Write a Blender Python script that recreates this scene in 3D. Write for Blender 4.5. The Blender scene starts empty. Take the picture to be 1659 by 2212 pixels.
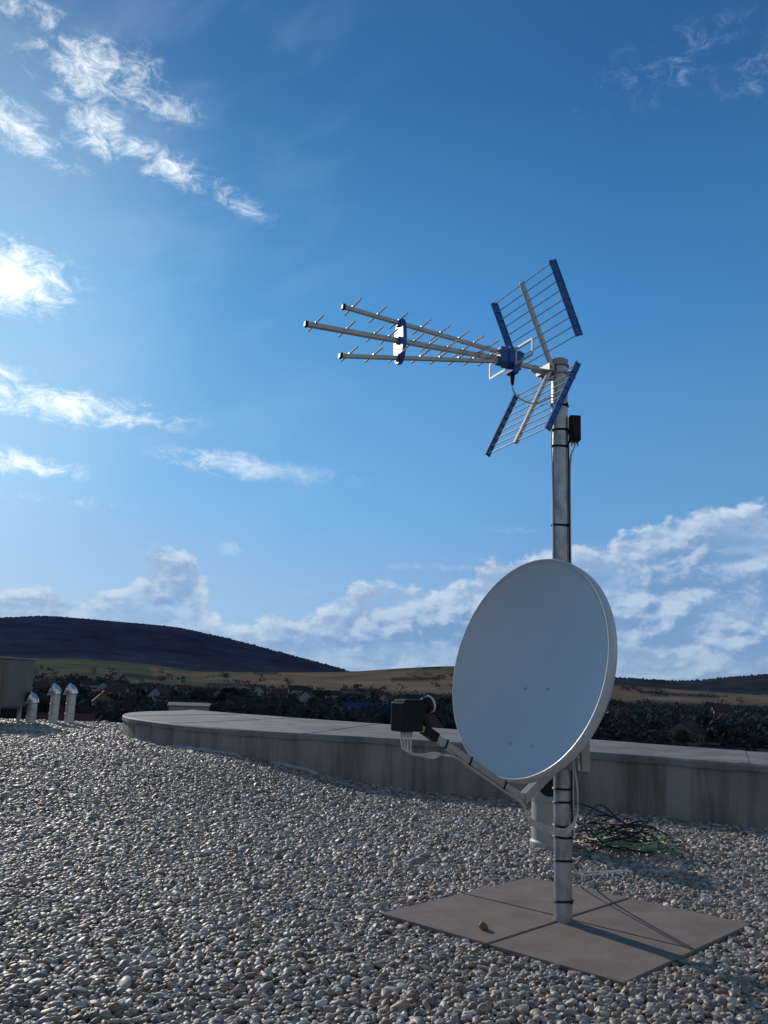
import bpy, math, random
import numpy as np
from mathutils import Matrix, Vector, noise, Euler
scene=bpy.context.scene
COL=scene.collection
rnd=random.Random(7)
# ------------------------------------------------------------------ helpers
def link(o): COL.objects.link(o); return o
def V(*a): return Vector(a)
class MB:
    def __init__(s): s.v=[]; s.f=[]; s.m=[]
    def add(s,vs,fs,mi=0):
        b=len(s.v); s.v+= [tuple(v) for v in vs]; s.f+=[tuple(i+b for i in f) for f in fs]; s.m+=[mi]*len(fs)
    def box(s,c,ax,ay,az,mi=0):
        c=Vector(c);ax=Vector(ax);ay=Vector(ay);az=Vector(az)
        vs=[c+sx*ax+sy*ay+sz*az for sz in(-1,1) for sy in(-1,1) for sx in(-1,1)]
        fs=[(0,2,3,1),(4,5,7,6),(0,1,5,4),(2,6,7,3),(0,4,6,2),(1,3,7,5)]
        if ax.cross(ay).dot(az)<0: fs=[f[::-1] for f in fs]
        s.add(vs,fs,mi)
    def tube(s,pts,r,seg=10,mi=0,cap=True,radii=None):
        pts=[Vector(p) for p in pts]; n=len(pts); vs=[];fs=[]
        t0=(pts[1]-pts[0]).normalized()
        up=Vector((0,0,1)) if abs(t0.z)<.9 else Vector((1,0,0))
        a=t0.cross(up).normalized()
        for i,p in enumerate(pts):
            t=(pts[min(i+1,n-1)]-pts[max(i-1,0)])
            t=t.normalized() if t.length>1e-9 else t0
            a=(a-t*a.dot(t)).normalized(); b=t.cross(a)
            rr=radii[i] if radii else r
            for k in range(seg):
                an=2*math.pi*k/seg; vs.append(p+(a*math.cos(an)+b*math.sin(an))*rr)
        for i in range(n-1):
            for k in range(seg):
                k2=(k+1)%seg; fs.append((i*seg+k,i*seg+k2,(i+1)*seg+k2,(i+1)*seg+k))
        if cap:
            fs.append(tuple(range(seg))[::-1]); fs.append(tuple((n-1)*seg+k for k in range(seg)))
        s.add(vs,fs,mi)
    def obj(s,name,mats,smooth=False,bevel=0,angle=35):
        me=bpy.data.meshes.new(name); me.from_pydata(s.v,[],s.f); 
        for m in mats: me.materials.append(m)
        me.polygons.foreach_set("material_index",s.m)
        me.update()
        if smooth:
            me.polygons.foreach_set("use_smooth",[True]*len(me.polygons))
            try: me.set_sharp_from_angle(angle=math.radians(angle))
            except Exception: pass
        o=bpy.data.objects.new(name,me); link(o)
        if bevel:
            b=o.modifiers.new("bevel","BEVEL"); b.width=bevel; b.segments=2; b.limit_method='ANGLE'
        return o
def catmull(pts,n=8):
    P=[Vector(p) for p in pts]; P=[2*P[0]-P[1]]+P+[2*P[-1]-P[-2]]; out=[]
    for i in range(1,len(P)-2):
        for k in range(n):
            t=k/n; p0,p1,p2,p3=P[i-1:i+3]
            out.append(.5*((2*p1)+(p2-p0)*t+(2*p0-5*p1+4*p2-p3)*t*t+(3*p1-p0-3*p2+p3)*t**3))
    out.append(P[-2]); return out
def thing(name,loc,label,cat,group=None):
    e=bpy.data.objects.new(name,None); e.location=loc; e.empty_display_size=.1; link(e)
    e["label"]=label; e["category"]=cat
    if group: e["group"]=group
    return e
def child(o,par,base=None):
    o.parent=par
    if base is not None: o.matrix_parent_inverse=Matrix.Translation(-Vector(base))
    return o
def S(t): t=max(0,min(1,t)); return t*t*(3-2*t)
def lerp_table(tb,x):
    if x<=tb[0][0]: return tb[0][1]
    for (a,b),(c,d) in zip(tb,tb[1:]):
        if x<=c: return b+(d-b)*(x-a)/(c-a)
    return tb[-1][1]
# ------------------------------------------------------------------ materials
def newmat(name):
    m=bpy.data.materials.new(name); m.use_nodes=True; nt=m.node_tree
    return m,nt,nt.nodes["Principled BSDF"]
def N(nt,t,**kw):
    n=nt.nodes.new(t)
    for k,v in kw.items(): setattr(n,k,v)
    return n
def ramp(nt,stops):
    r=nt.nodes.new("ShaderNodeValToRGB"); cr=r.color_ramp
    while len(cr.elements)<len(stops): cr.elements.new(.5)
    for e,(p,c) in zip(cr.elements,stops): e.position=p; e.color=(*c,1)
    return r
def simple(name,c1,c2,rough=.5,metal=0,scale=20,bump=0,bscale=200,coords="Object",detail=4,stretch=(1,1,1),spec=.5):
    m,nt,b=newmat(name)
    tc=N(nt,"ShaderNodeTexCoord"); mp=N(nt,"ShaderNodeMapping"); mp.inputs["Scale"].default_value=stretch
    nt.links.new(tc.outputs[coords],mp.inputs[0])
    no=N(nt,"ShaderNodeTexNoise"); no.inputs["Scale"].default_value=scale; no.inputs["Detail"].default_value=detail
    nt.links.new(mp.outputs[0],no.inputs["Vector"])
    r=ramp(nt,[(.3,c1),(.7,c2)]); nt.links.new(no.outputs[0],r.inputs[0]); nt.links.new(r.outputs[0],b.inputs["Base Color"])
    b.inputs["Roughness"].default_value=rough; b.inputs["Metallic"].default_value=metal; b.inputs["Specular IOR Level"].default_value=spec
    if bump:
        n2=N(nt,"ShaderNodeTexNoise"); n2.inputs["Scale"].default_value=bscale; n2.inputs["Detail"].default_value=3
        nt.links.new(mp.outputs[0],n2.inputs["Vector"])
        bp=N(nt,"ShaderNodeBump"); bp.inputs["Strength"].default_value=bump; bp.inputs["Distance"].default_value=.003
        nt.links.new(n2.outputs[0],bp.inputs["Height"]); nt.links.new(bp.outputs[0],b.inputs["Normal"])
    return m
galv=simple("galvanised_steel",(.26,.27,.29),(.50,.52,.54),.40,.75,30,.25,90,detail=7,stretch=(1,1,.45))
alum=simple("aluminium",(.47,.46,.44),(.60,.59,.57),.45,.55,40)
alum2=simple("cast_aluminium",(.38,.38,.38),(.54,.54,.54),.45,.5,60)
blue=simple("blue_plastic",(.012,.105,.36),(.016,.125,.43),.4,0,30)
black=simple("black_plastic",(.004,.004,.005),(.009,.009,.010),.5,0,60,.1,spec=.3)
white_pl=simple("white_plastic",(.55,.55,.53),(.66,.66,.64),.4,0,40)
dishm=simple("dish_enamel",(.53,.585,.63),(.56,.615,.66),.34,0,3,.03,500)
cablew=simple("white_cable",(.50,.50,.48),(.62,.62,.60),.4,0,60)
cableg=simple("green_cable",(.06,.17,.05),(.11,.26,.09),.45,0,60)
zinc=simple("zinc_duct",(.50,.52,.55),(.66,.68,.72),.30,.85,12,.2,30)
zincp=simple("pale_duct",(.45,.46,.46),(.60,.61,.61),.45,.4,12,.2,30)
cabinet_m=simple("cabinet_paint",(.12,.12,.11),(.16,.16,.145),.5,0,6)
ventm=simple("vent_plastic",(.33,.33,.31),(.42,.42,.39),.5,0,12,.1,60)
brown=simple("brown_stone",(.12,.07,.035),(.24,.15,.08),.7,0,60,.5,120)
dark=simple("dark_void",(.01,.01,.01),(.014,.014,.014),.9)

def slab_mat():
    m,nt,b=newmat("slab_concrete")
    tc=N(nt,"ShaderNodeTexCoord")
    oi=N(nt,"ShaderNodeObjectInfo"); ad=N(nt,"ShaderNodeVectorMath",operation='ADD'); nt.links.new(tc.outputs["Object"],ad.inputs[0])
    sc=N(nt,"ShaderNodeVectorMath",operation='SCALE'); sc.inputs["Scale"].default_value=9; nt.links.new(oi.outputs["Location"],sc.inputs[0]); nt.links.new(sc.outputs[0],ad.inputs[1])
    n1=N(nt,"ShaderNodeTexNoise"); n1.inputs["Scale"].default_value=6; n1.inputs["Detail"].default_value=9; n1.inputs["Roughness"].default_value=.7
    n2=N(nt,"ShaderNodeTexNoise"); n2.inputs["Scale"].default_value=220; n2.inputs["Detail"].default_value=2
    for n in(n1,n2): nt.links.new(ad.outputs[0],n.inputs["Vector"])
    r=ramp(nt,[(.3,(.165,.130,.112)),(.5,(.205,.165,.143)),(.7,(.26,.212,.187))]); nt.links.new(n1.outputs[0],r.inputs[0])
    mx=N(nt,"ShaderNodeMix",data_type='RGBA',blend_type='MULTIPLY'); mx.inputs[0].default_value=.45
    r2=ramp(nt,[(.35,(.6,.6,.6)),(.6,(1.1,1.1,1.1))]); nt.links.new(n2.outputs[0],r2.inputs[0])
    nt.links.new(r.outputs[0],mx.inputs[6]); nt.links.new(r2.outputs[0],mx.inputs[7]); nt.links.new(mx.outputs[2],b.inputs["Base Color"])
    b.inputs["Roughness"].default_value=.9; b.inputs["Specular IOR Level"].default_value=.25
    bp=N(nt,"ShaderNodeBump"); bp.inputs["Strength"].default_value=.35; bp.inputs["Distance"].default_value=.001
    nt.links.new(n2.outputs[0],bp.inputs["Height"]); nt.links.new(bp.outputs[0],b.inputs["Normal"])
    return m
slabm=slab_mat()
def wall_mat(name,c1,c2,streak):
    m,nt,b=newmat(name)
    tc=N(nt,"ShaderNodeTexCoord"); mp=N(nt,"ShaderNodeMapping"); mp.inputs["Scale"].default_value=(1,1,.10)
    nt.links.new(tc.outputs["Object"],mp.inputs[0])
    n1=N(nt,"ShaderNodeTexNoise"); n1.inputs["Scale"].default_value=4; n1.inputs["Detail"].default_value=7; n1.inputs["Roughness"].default_value=.7
    nt.links.new(mp.outputs[0],n1.inputs["Vector"])
    n2=N(nt,"ShaderNodeTexNoise"); n2.inputs["Scale"].default_value=1.7; n2.inputs["Detail"].default_value=6
    nt.links.new(tc.outputs["Object"],n2.inputs["Vector"])
    r=ramp(nt,[(.3,c1),(.65,c2)]); nt.links.new(n2.outputs[0],r.inputs[0])
    r2=ramp(nt,[(.36,(.42,.37,.30)),(.56,(1,1,1))]); nt.links.new(n1.outputs[0],r2.inputs[0])
    mx=N(nt,"ShaderNodeMix",data_type='RGBA',blend_type='MULTIPLY'); mx.inputs[0].default_value=streak
    nt.links.new(r.outputs[0],mx.inputs[6]); nt.links.new(r2.outputs[0],mx.inputs[7]); nt.links.new(mx.outputs[2],b.inputs["Base Color"])
    b.inputs["Roughness"].default_value=.7; b.inputs["Specular IOR Level"].default_value=.25
    bp=N(nt,"ShaderNodeBump"); bp.inputs["Strength"].default_value=.4; bp.inputs["Distance"].default_value=.02
    nt.links.new(n2.outputs[0],bp.inputs["Height"]); nt.links.new(bp.outputs[0],b.inputs["Normal"])
    return m
wallm=wall_mat("parapet_membrane",(.23,.21,.19),(.32,.30,.275),.9)
copem=wall_mat("parapet_coping_membrane",(.17,.168,.163),(.25,.247,.24),.6)
fleece=simple("white_fleece",(.30,.30,.29),(.44,.44,.42),.8,0,20,.5,60)

def pebble_mat():
    m,nt,b=newmat("river_pebble")
    oi=N(nt,"ShaderNodeObjectInfo")
    r=ramp(nt,[(0,(.37,.315,.265)),(.14,(.27,.195,.145)),(.27,(.48,.425,.36)),(.40,(.20,.175,.165)),(.5,(.36,.27,.195)),(.62,(.31,.275,.265)),(.72,(.60,.555,.50)),(.80,(.25,.16,.105)),(.88,(.42,.35,.275)),(.95,(.15,.14,.135))])
    r.color_ramp.interpolation='CONSTANT'
    nt.links.new(oi.outputs["Random"],r.inputs[0])
    tc=N(nt,"ShaderNodeTexCoord")
    n1=N(nt,"ShaderNodeTexNoise",noise_dimensions='4D'); n1.inputs["Scale"].default_value=1.6; n1.inputs["Detail"].default_value=5
    nt.links.new(tc.outputs["Object"],n1.inputs["Vector"])
    ml=N(nt,"ShaderNodeMath",operation='MULTIPLY'); ml.inputs[1].default_value=60; nt.links.new(oi.outputs["Random"],ml.inputs[0]); nt.links.new(ml.outputs[0],n1.inputs["W"])
    r2=ramp(nt,[(.3,(.66,.64,.64)),(.7,(1.12,1.11,1.12))]); nt.links.new(n1.outputs[0],r2.inputs[0])
    mx=N(nt,"ShaderNodeMix",data_type='RGBA',blend_type='MULTIPLY'); mx.inputs[0].default_value=1
    nt.links.new(r.outputs[0],mx.inputs[6]); nt.links.new(r2.outputs[0],mx.inputs[7]); nt.links.new(mx.outputs[2],b.inputs["Base Color"])
    b.inputs["Roughness"].default_value=.52; b.inputs["Specular IOR Level"].default_value=.45
    return m
pebm=pebble_mat()
def roof_mat():
    m,nt,b=newmat("roof_under_gravel")
    tc=N(nt,"ShaderNodeTexCoord")
    vo=N(nt,"ShaderNodeTexVoronoi"); vo.inputs["Scale"].default_value=32
    nt.links.new(tc.outputs["Object"],vo.inputs["Vector"])
    hs=ramp(nt,[(0,(.30,.26,.22)),(.5,(.20,.17,.15)),(1,(.40,.36,.31))]); 
    sp=N(nt,"ShaderNodeSeparateColor"); nt.links.new(vo.outputs["Color"],sp.inputs[0]); nt.links.new(sp.outputs[0],hs.inputs[0])
    r=ramp(nt,[(.2,(1,1,1)),(.7,(.2,.2,.2))]); nt.links.new(vo.outputs["Distance"],r.inputs[0])
    mx=N(nt,"ShaderNodeMix",data_type='RGBA',blend_type='MULTIPLY'); mx.inputs[0].default_value=1
    nt.links.new(hs.outputs[0],mx.inputs[6]); nt.links.new(r.outputs[0],mx.inputs[7]); nt.links.new(mx.outputs[2],b.inputs["Base Color"])
    b.inputs["Roughness"].default_value=.8
    bp=N(nt,"ShaderNodeBump"); bp.invert=True; bp.inputs["Strength"].default_value=1; bp.inputs["Distance"].default_value=.02
    nt.links.new(vo.outputs["Distance"],bp.inputs["Height"]); nt.links.new(bp.outputs[0],b.inputs["Normal"])
    return m
roofm=roof_mat()
def to_diffuse(nt_,src):
    d=nt_.nodes.new("ShaderNodeBsdfDiffuse"); nt_.links.new(src,d.inputs["Color"])
    out=[n for n in nt_.nodes if n.type=='OUTPUT_MATERIAL'][0]; nt_.links.new(d.outputs[0],out.inputs["Surface"])
    nt_.nodes.remove(nt_.nodes["Principled BSDF"])
def vcol_mat(name,nscale=.01,amt=.6):
    m,nt,b=newmat(name)
    at=N(nt,"ShaderNodeAttribute"); at.attribute_name="tint"
    tc=N(nt,"ShaderNodeTexCoord")
    n1=N(nt,"ShaderNodeTexNoise"); n1.inputs["Scale"].default_value=nscale; n1.inputs["Detail"].default_value=9; n1.inputs["Roughness"].default_value=.7
    nt.links.new(tc.outputs["Object"],n1.inputs["Vector"])
    r=ramp(nt,[(.35,(.55,.55,.6)),(.65,(1.35,1.35,1.3))]); nt.links.new(n1.outputs[0],r.inputs[0])
    mx=N(nt,"ShaderNodeMix",data_type='RGBA',blend_type='MULTIPLY'); mx.inputs[0].default_value=amt
    nt.links.new(at.outputs["Color"],mx.inputs[6]); nt.links.new(r.outputs[0],mx.inputs[7])
    to_diffuse(nt,mx.outputs[2])
    return m
terrm=vcol_mat("countryside",.012,.7)
# ------------------------------------------------------------------ camera
H=0.84
cam=bpy.data.cameras.new("camera"); co=bpy.data.objects.new("camera",cam); link(co)
cam.sensor_fit='VERTICAL'; cam.sensor_height=36; cam.lens=36*1841/2212; cam.clip_start=.05; cam.clip_end=40000
co.matrix_world=Matrix.Translation((0,0,H))@Matrix.Rotation(math.radians(101.5),4,'X')@Matrix.Rotation(math.radians(2),4,'Z')
scene.camera=co
# ------------------------------------------------------------------ sun + world
SUN_AZ=-34.5; SUN_EL=23
az=math.radians(SUN_AZ); el=math.radians(SUN_EL)
sd=Vector((math.sin(az)*math.cos(el),math.cos(az)*math.cos(el),math.sin(el)))
sl=bpy.data.lights.new("sun",'SUN'); sl.energy=3.2; sl.angle=math.radians(.5); sl.color=(1,.90,.77)
so=bpy.data.objects.new("sun",sl); link(so); so.rotation_euler=sd.to_track_quat('Z','Y').to_euler(); so.location=(-5,5,8)
w=bpy.data.worlds.new("World"); scene.world=w; w.use_nodes=True; nt=w.node_tree; nt.nodes.clear()
L=nt.links.new
def mth(op,a,b=None,c=None,clamp=False):
    n=nt.nodes.new("ShaderNodeMath"); n.operation=op; n.use_clamp=clamp
    for i,x in enumerate((a,b,c)):
        if x is None: continue
        if isinstance(x,(int,float)): n.inputs[i].default_value=x
        else: L(x,n.inputs[i])
    return n.outputs[0]
tc=nt.nodes.new("ShaderNodeTexCoord"); sx=nt.nodes.new("ShaderNodeSeparateXYZ"); L(tc.outputs["Generated"],sx.inputs[0])
AZ=mth('MULTIPLY',mth('ARCTAN2',sx.outputs[0],sx.outputs[1]),57.2958)
EL=mth('MULTIPLY',mth('ARCSINE',sx.outputs[2]),57.2958)
def sstep(x,a,b,lo=0,hi=1):
    n=nt.nodes.new("ShaderNodeMapRange"); n.interpolation_type='SMOOTHSTEP'; n.inputs[1].default_value=a; n.inputs[2].default_value=b
    n.inputs[3].default_value=lo; n.inputs[4].default_value=hi
    L(x,n.inputs[0]); return n.outputs[0]
def wramp(x,stops,interp='EASE'):
    r=ramp(nt,stops); r.color_ramp.interpolation=interp; L(x,r.inputs[0]); return r.outputs[0]
def mask(AZ,EL,blobs):
    tot=None
    for (a,e,sa,se,rot,wt) in blobs:
        c=math.cos(math.radians(rot)); s_=math.sin(math.radians(rot))
        da=mth('SUBTRACT',AZ,a); de=mth('SUBTRACT',EL,e)
        x=mth('ADD',mth('MULTIPLY',da,c/sa),mth('MULTIPLY',de,s_/sa))
        y=mth('ADD',mth('MULTIPLY',da,-s_/se),mth('MULTIPLY',de,c/se))
        q=mth('ADD',mth('MULTIPLY',x,x),mth('MULTIPLY',y,y))
        g=mth('MULTIPLY',mth('POWER',2.71828,mth('MULTIPLY',q,-1)),wt)
        tot=g if tot is None else mth('MAXIMUM',tot,g)
    return tot
def fbm(AZ,EL,kx,ky,scale,detail,rough,dist=0,rot=0,off=0):
    cb=nt.nodes.new("ShaderNodeCombineXYZ")
    c=math.cos(math.radians(rot)); s_=math.sin(math.radians(rot))
    L(mth('MULTIPLY',mth('ADD',mth('MULTIPLY',AZ,c),mth('MULTIPLY',EL,s_)),kx),cb.inputs[0])
    L(mth('MULTIPLY',mth('ADD',mth('MULTIPLY',AZ,-s_),mth('MULTIPLY',EL,c)),ky),cb.inputs[1]); cb.inputs[2].default_value=off
    no=nt.nodes.new("ShaderNodeTexNoise"); no.inputs["Scale"].default_value=scale; no.inputs["Detail"].default_value=detail
    no.inputs["Roughness"].default_value=rough; no.inputs["Distortion"].default_value=dist
    L(cb.outputs[0],no.inputs["Vector"]); return no.outputs[0]
def mixc(f,a,b,blend='MIX'):
    n=nt.nodes.new("ShaderNodeMix"); n.data_type='RGBA'; n.blend_type=blend
    if isinstance(f,(int,float)): n.inputs[0].default_value=f
    else: L(f,n.inputs[0])
    for i,x in((6,a),(7,b)):
        if isinstance(x,tuple): n.inputs[i].default_value=(*x,1)
        else: L(x,n.inputs[i])
    return n.outputs[2]
sky=nt.nodes.new("ShaderNodeTexSky"); sky.sky_type='NISHITA'; sky.sun_disc=False; sky.sun_elevation=el; sky.sun_rotation=math.radians(SUN_AZ)
sky.altitude=300; sky.air_density=1.0; sky.dust_density=.3; sky.ozone_density=4.0
hsv=nt.nodes.new("ShaderNodeHueSaturation"); hsv.inputs["Saturation"].default_value=1.2; hsv.inputs["Value"].default_value=.07; L(sky.outputs[0],hsv.inputs["Color"])
grad=wramp(mth('DIVIDE',mth('MAXIMUM',EL,0),90),[(0,(.34,.51,.74)),(.05,(.28,.49,.78)),(.13,(.170,.43,.79)),(.27,(.074,.295,.66)),(.42,(.038,.158,.41)),(.6,(.028,.11,.30)),(1,(.025,.09,.24))],'LINEAR')
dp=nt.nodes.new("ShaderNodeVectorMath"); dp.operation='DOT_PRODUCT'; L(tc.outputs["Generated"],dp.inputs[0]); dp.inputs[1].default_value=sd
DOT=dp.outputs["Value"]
shade=wramp(mth('MULTIPLY_ADD',DOT,.5,.5),[(0,(3.2,1.27,.64)),(.45,(2.3,1.1,.66)),(.72,(.84,.76,.74)),(.85,(.86,.86,.89)),(.93,(1.10,1.06,1.02)),(.97,(1.45,1.22,1.08)),(1,(1.9,1.42,1.15))],'LINEAR')  # unseen sky opposite the sun tinted pale and warm to neutralise ambient light
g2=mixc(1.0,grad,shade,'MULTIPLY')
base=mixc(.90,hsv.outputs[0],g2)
glow=sstep(DOT,.90,1.0)
glowc=mixc(mth('MULTIPLY',glow,glow),(0,0,0),(.16,.18,.15))
base=mixc(1.0,base,glowc,'ADD')
# thin veils plus broken streaks
wisps=[(-21.8,36.4,4.6,1.6,4,1),(-27.2,32.3,4.8,1.3,-14,1),(-21.5,33.4,2.6,1.7,-30,.85),(-16.2,31.9,4.2,1.0,-12,.92),(-11.5,30.7,3.4,.8,-18,.6),(-27,38.2,3,1.0,0,.6),(-17,35.2,3.2,1.1,0,.55),(-23,34.6,2.5,1,0,.6),
       (20,38,7.5,2.2,10,.38),(26,36.5,4,2,0,.38),(-26.5,23.8,4.0,1.9,0,1.6),(-21.5,16.7,7.4,1.1,-1,1.02),(-27,18.0,4,.8,0,.8),(-25,12.9,4.6,.8,-3,1.05),(-9,14,5.6,.78,-3,1.35),(-10,8.6,1.1,.6,0,.7),(-21,10.8,5,.5,0,.4),(3,7.9,3,.35,1,.75),(-6,5.9,2,.3,0,.7),(9,10.4,2.2,.3,0,.5)]
WM=mask(AZ,EL,wisps)
WN=fbm(AZ,EL,.55,.95,1.05,10,.72,.6,-2)
WB=fbm(AZ,EL,.25,.6,.55,3,.5,.3,20,7)
wd=mth('ADD',mth('ADD',mth('MULTIPLY',WM,.80),mth('MULTIPLY',mth('SUBTRACT',WN,.5),2.9)),mth('MULTIPLY',mth('SUBTRACT',WB,.5),.6))
wa=mth('MULTIPLY',sstep(wd,.10,1.5),sstep(WM,.05,.5))
veil=mth('MULTIPLY',mth('MULTIPLY',sstep(WB,.42,.75),sstep(AZ,4,-16)),mth('MULTIPLY',sstep(EL,8,14),.15))
# cumulus bank: puffy displaced top edge, embossed interior
tops=[(-30,5.2),(-24,5.0),(-19,4.8),(-17.2,5.8),(-15.6,7.7),(-14.2,8.3),(-12.6,7.6),(-11.4,5.2),(-10.2,3.8),(-8,3.9),(-4,5.2),(-1,6.5),(4,7.6),(9,8.8),(14,9.8),(19,11.2),(24,11.6),(30,11)]
stops=[((a+30)/60,(t/15,)*3) for a,t in tops]
TOP=mth('MULTIPLY',wramp(mth('DIVIDE',mth('ADD',AZ,30),60),stops,'LINEAR'),15)
def cumden(AZ,EL,det,amp=6.0):
    n1=fbm(AZ,EL,.42,.66,.74,det,.57,.15,0,3.7)
    h=mth('SUBTRACT',TOP,EL)
    return h,n1,mth('ADD',mth('MULTIPLY',h,.85),mth('MULTIPLY',mth('SUBTRACT',n1,.5),amp))
HM,N1,CD=cumden(AZ,EL,10)
HM2,N2,CD2=cumden(mth('ADD',AZ,-.45),mth('ADD',EL,.50),5)
edge=sstep(CD,.0,.8)
GN=fbm(AZ,EL,.16,.42,.9,6,.55,.2,2,11)
inner=sstep(mth('ADD',GN,mth('MULTIPLY',mth('SUBTRACT',N1,.5),.5)),.33,.55,.40,1)
topkeep=sstep(HM,3.2,.6)
inner=mth('MAXIMUM',inner,mth('MULTIPLY',topkeep,.92))
ca=mth('MULTIPLY',edge,inner)
lit=sstep(mth('SUBTRACT',N1,N2),-.10,.14)
rim=sstep(CD,2.6,.3)
lit=mth('MULTIPLY_ADD',rim,.35,mth('MULTIPLY',lit,.72),clamp=True)
wcol=mixc(sstep(DOT,.86,.985),(.40,.58,.84),(1.35,1.38,1.35))
ccol=mixc(lit,(.175,.325,.57),(.60,.71,.86))
hz=sstep(EL,0,5,.55,.93)
c0=mixc(veil,base,(.45,.62,.85))
c0=mixc(mth('MULTIPLY',ca,hz),c0,ccol)
c1=mixc(mth('MULTIPLY',wa,.95),c0,wcol)
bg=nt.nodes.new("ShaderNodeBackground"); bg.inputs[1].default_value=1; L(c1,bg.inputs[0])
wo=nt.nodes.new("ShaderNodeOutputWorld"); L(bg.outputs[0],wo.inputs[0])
try: w.cycles.sampling_method='MANUAL'; w.cycles.sample_map_resolution=512
except Exception: pass
scene.view_settings.view_transform='Standard'; scene.view_settings.look='None'; scene.view_settings.exposure=0
# ------------------------------------------------------------------ roof
def roofz(x,y): return .19*S((y-5)/3)*S((.5-x)/2)
FRONT=[(7.5,1.4),(6,3.0),(4.2,4.6),(2.63,5.91),(1.71,6.58),(.71,7.18),(-.2,7.55),(-1.03,7.85),(-1.84,8.46),(-2.51,9.27),(-2.82,9.85),(-2.98,10.4),(-3.03,10.95),(-2.95,11.45),(-2.7,11.85)]
BACK=[(8.6,3.2),(7.0,4.4),(4.6,6.1),(3.05,6.95),(1.95,7.95),(.9,8.85),(.3,9.4),(-.3,9.9),(-.9,10.4),(-1.4,10.85),(-1.75,11.15),(-2.0,11.4),(-2.2,11.6),(-2.4,11.8),(-2.55,11.95)]
def wall_side(x,y):
    best=None
    for (a,b),(c,d) in zip(MID,MID[1:]):
        dx,dy=c-a,d-b; l2=dx*dx+dy*dy; t=max(0,min(1,((x-a)*dx+(y-b)*dy)/l2))
        px,py=a+dx*t,b+dy*t; q=(x-px)**2+(y-py)**2
        if best is None or q<best[0]: best=(q,(dx*(y-b)-dy*(x-a)))
    return best[1]<0
MID=[((a[0]+b[0])/2,(a[1]+b[1])/2) for a,b in zip(FRONT,BACK)]
mb=MB(); nx,ny=100,76; idx={}
X0,X1,Y0,Y1=-14,9,-4.5,12.6
for j in range(ny+1):
    for i in range(nx+1):
        x=X0+(X1-X0)*i/nx; y=Y0+(Y1-Y0)*j/ny
        idx[i,j]=len(mb.v); mb.v.append((x,y,roofz(x,y)-.032))
for j in range(ny):
    for i in range(nx):
        x=X0+(X1-X0)*(i+.5)/nx; y=Y0+(Y1-Y0)*(j+.5)/ny
        if wall_side(x,y) and x>-2.9: continue
        mb.f.append((idx[i,j],idx[i+1,j],idx[i+1,j+1],idx[i,j+1])); mb.m.append(0)
roof=mb.obj("roof",[roofm],smooth=True); roof["kind"]="structure"
# pebbles
nr=np.random.default_rng(5)
SC=(.745,3.46); SA=math.radians(46.5)
def in_slab(x,y,m):
    dx,dy=x-SC[0],y-SC[1]; a=dx*math.cos(SA)+dy*math.sin(SA); b=-dx*math.sin(SA)+dy*math.cos(SA)
    return abs(a)<.5+m and abs(b)<.5+m
FP=FRONT[:]
def behind_front(x,y):
    if x<-3.03: return False
    for (a,b),(c,d) in zip(FP,FP[1:]):
        if c<=x<=a:
            return y> b+(d-b)*(x-a)/(c-a)+.03
    return False
pts=[];scl=[];rot=[]
def scatter(y0,y1,sp,size,layers):
    y=y0; row=0
    while y<y1:
        xl=-(.47*y+.45); xr=.47*y+.45
        x=xl+(row%2)*sp/2
        while x<xr:
            for (zo,pr) in layers:
                if nr.random()>pr: continue
                px=x+nr.normal()*sp*.33; py=y+nr.normal()*sp*.33
                if in_slab(px,py,.004) or behind_front(px,py): continue
                s=size*nr.lognormal(0,.27)
                pts.append((px,py,roofz(px,py)+zo+nr.uniform(-.004,.004)))
                scl.append((s*nr.uniform(1.0,1.45),s*nr.uniform(.8,1.0),s*nr.uniform(.5,.75)))
                rot.append((nr.normal()*.3,nr.normal()*.3,nr.uniform(0,6.28)))
            x+=sp
        y+=sp*.866; row+=1
scatter(1.2,4.4,.0192,.0103,[(-.022,1),(-.012,.72)])
scatter(4.4,8.3,.0260,.0132,[(-.022,1),(-.012,.65)])
scatter(8.3,12.55,.038,.0180,[(-.024,1),(-.010,.6)])
me=bpy.data.meshes.new("gravel"); me.from_pydata(pts,[],[])
a=me.attributes.new("scl",'FLOAT_VECTOR','POINT'); a.data.foreach_set("vector",np.array(scl,dtype=np.float32).ravel())
a=me.attributes.new("rotv",'FLOAT_VECTOR','POINT'); a.data.foreach_set("vector",np.array(rot,dtype=np.float32).ravel())
me.materials.append(pebm)
gravel=link(bpy.data.objects.new("gravel",me)); gravel["kind"]="stuff"
g=bpy.data.node_groups.new("pebble_scatter","GeometryNodeTree")
g.interface.new_socket("Geometry",in_out='INPUT',socket_type='NodeSocketGeometry'); g.interface.new_socket("Geometry",in_out='OUTPUT',socket_type='NodeSocketGeometry')
gi=g.nodes.new("NodeGroupInput"); go=g.nodes.new("NodeGroupOutput"); gl=g.links.new
g2i=g.nodes.new("GeometryNodeGeometryToInstance")
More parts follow.
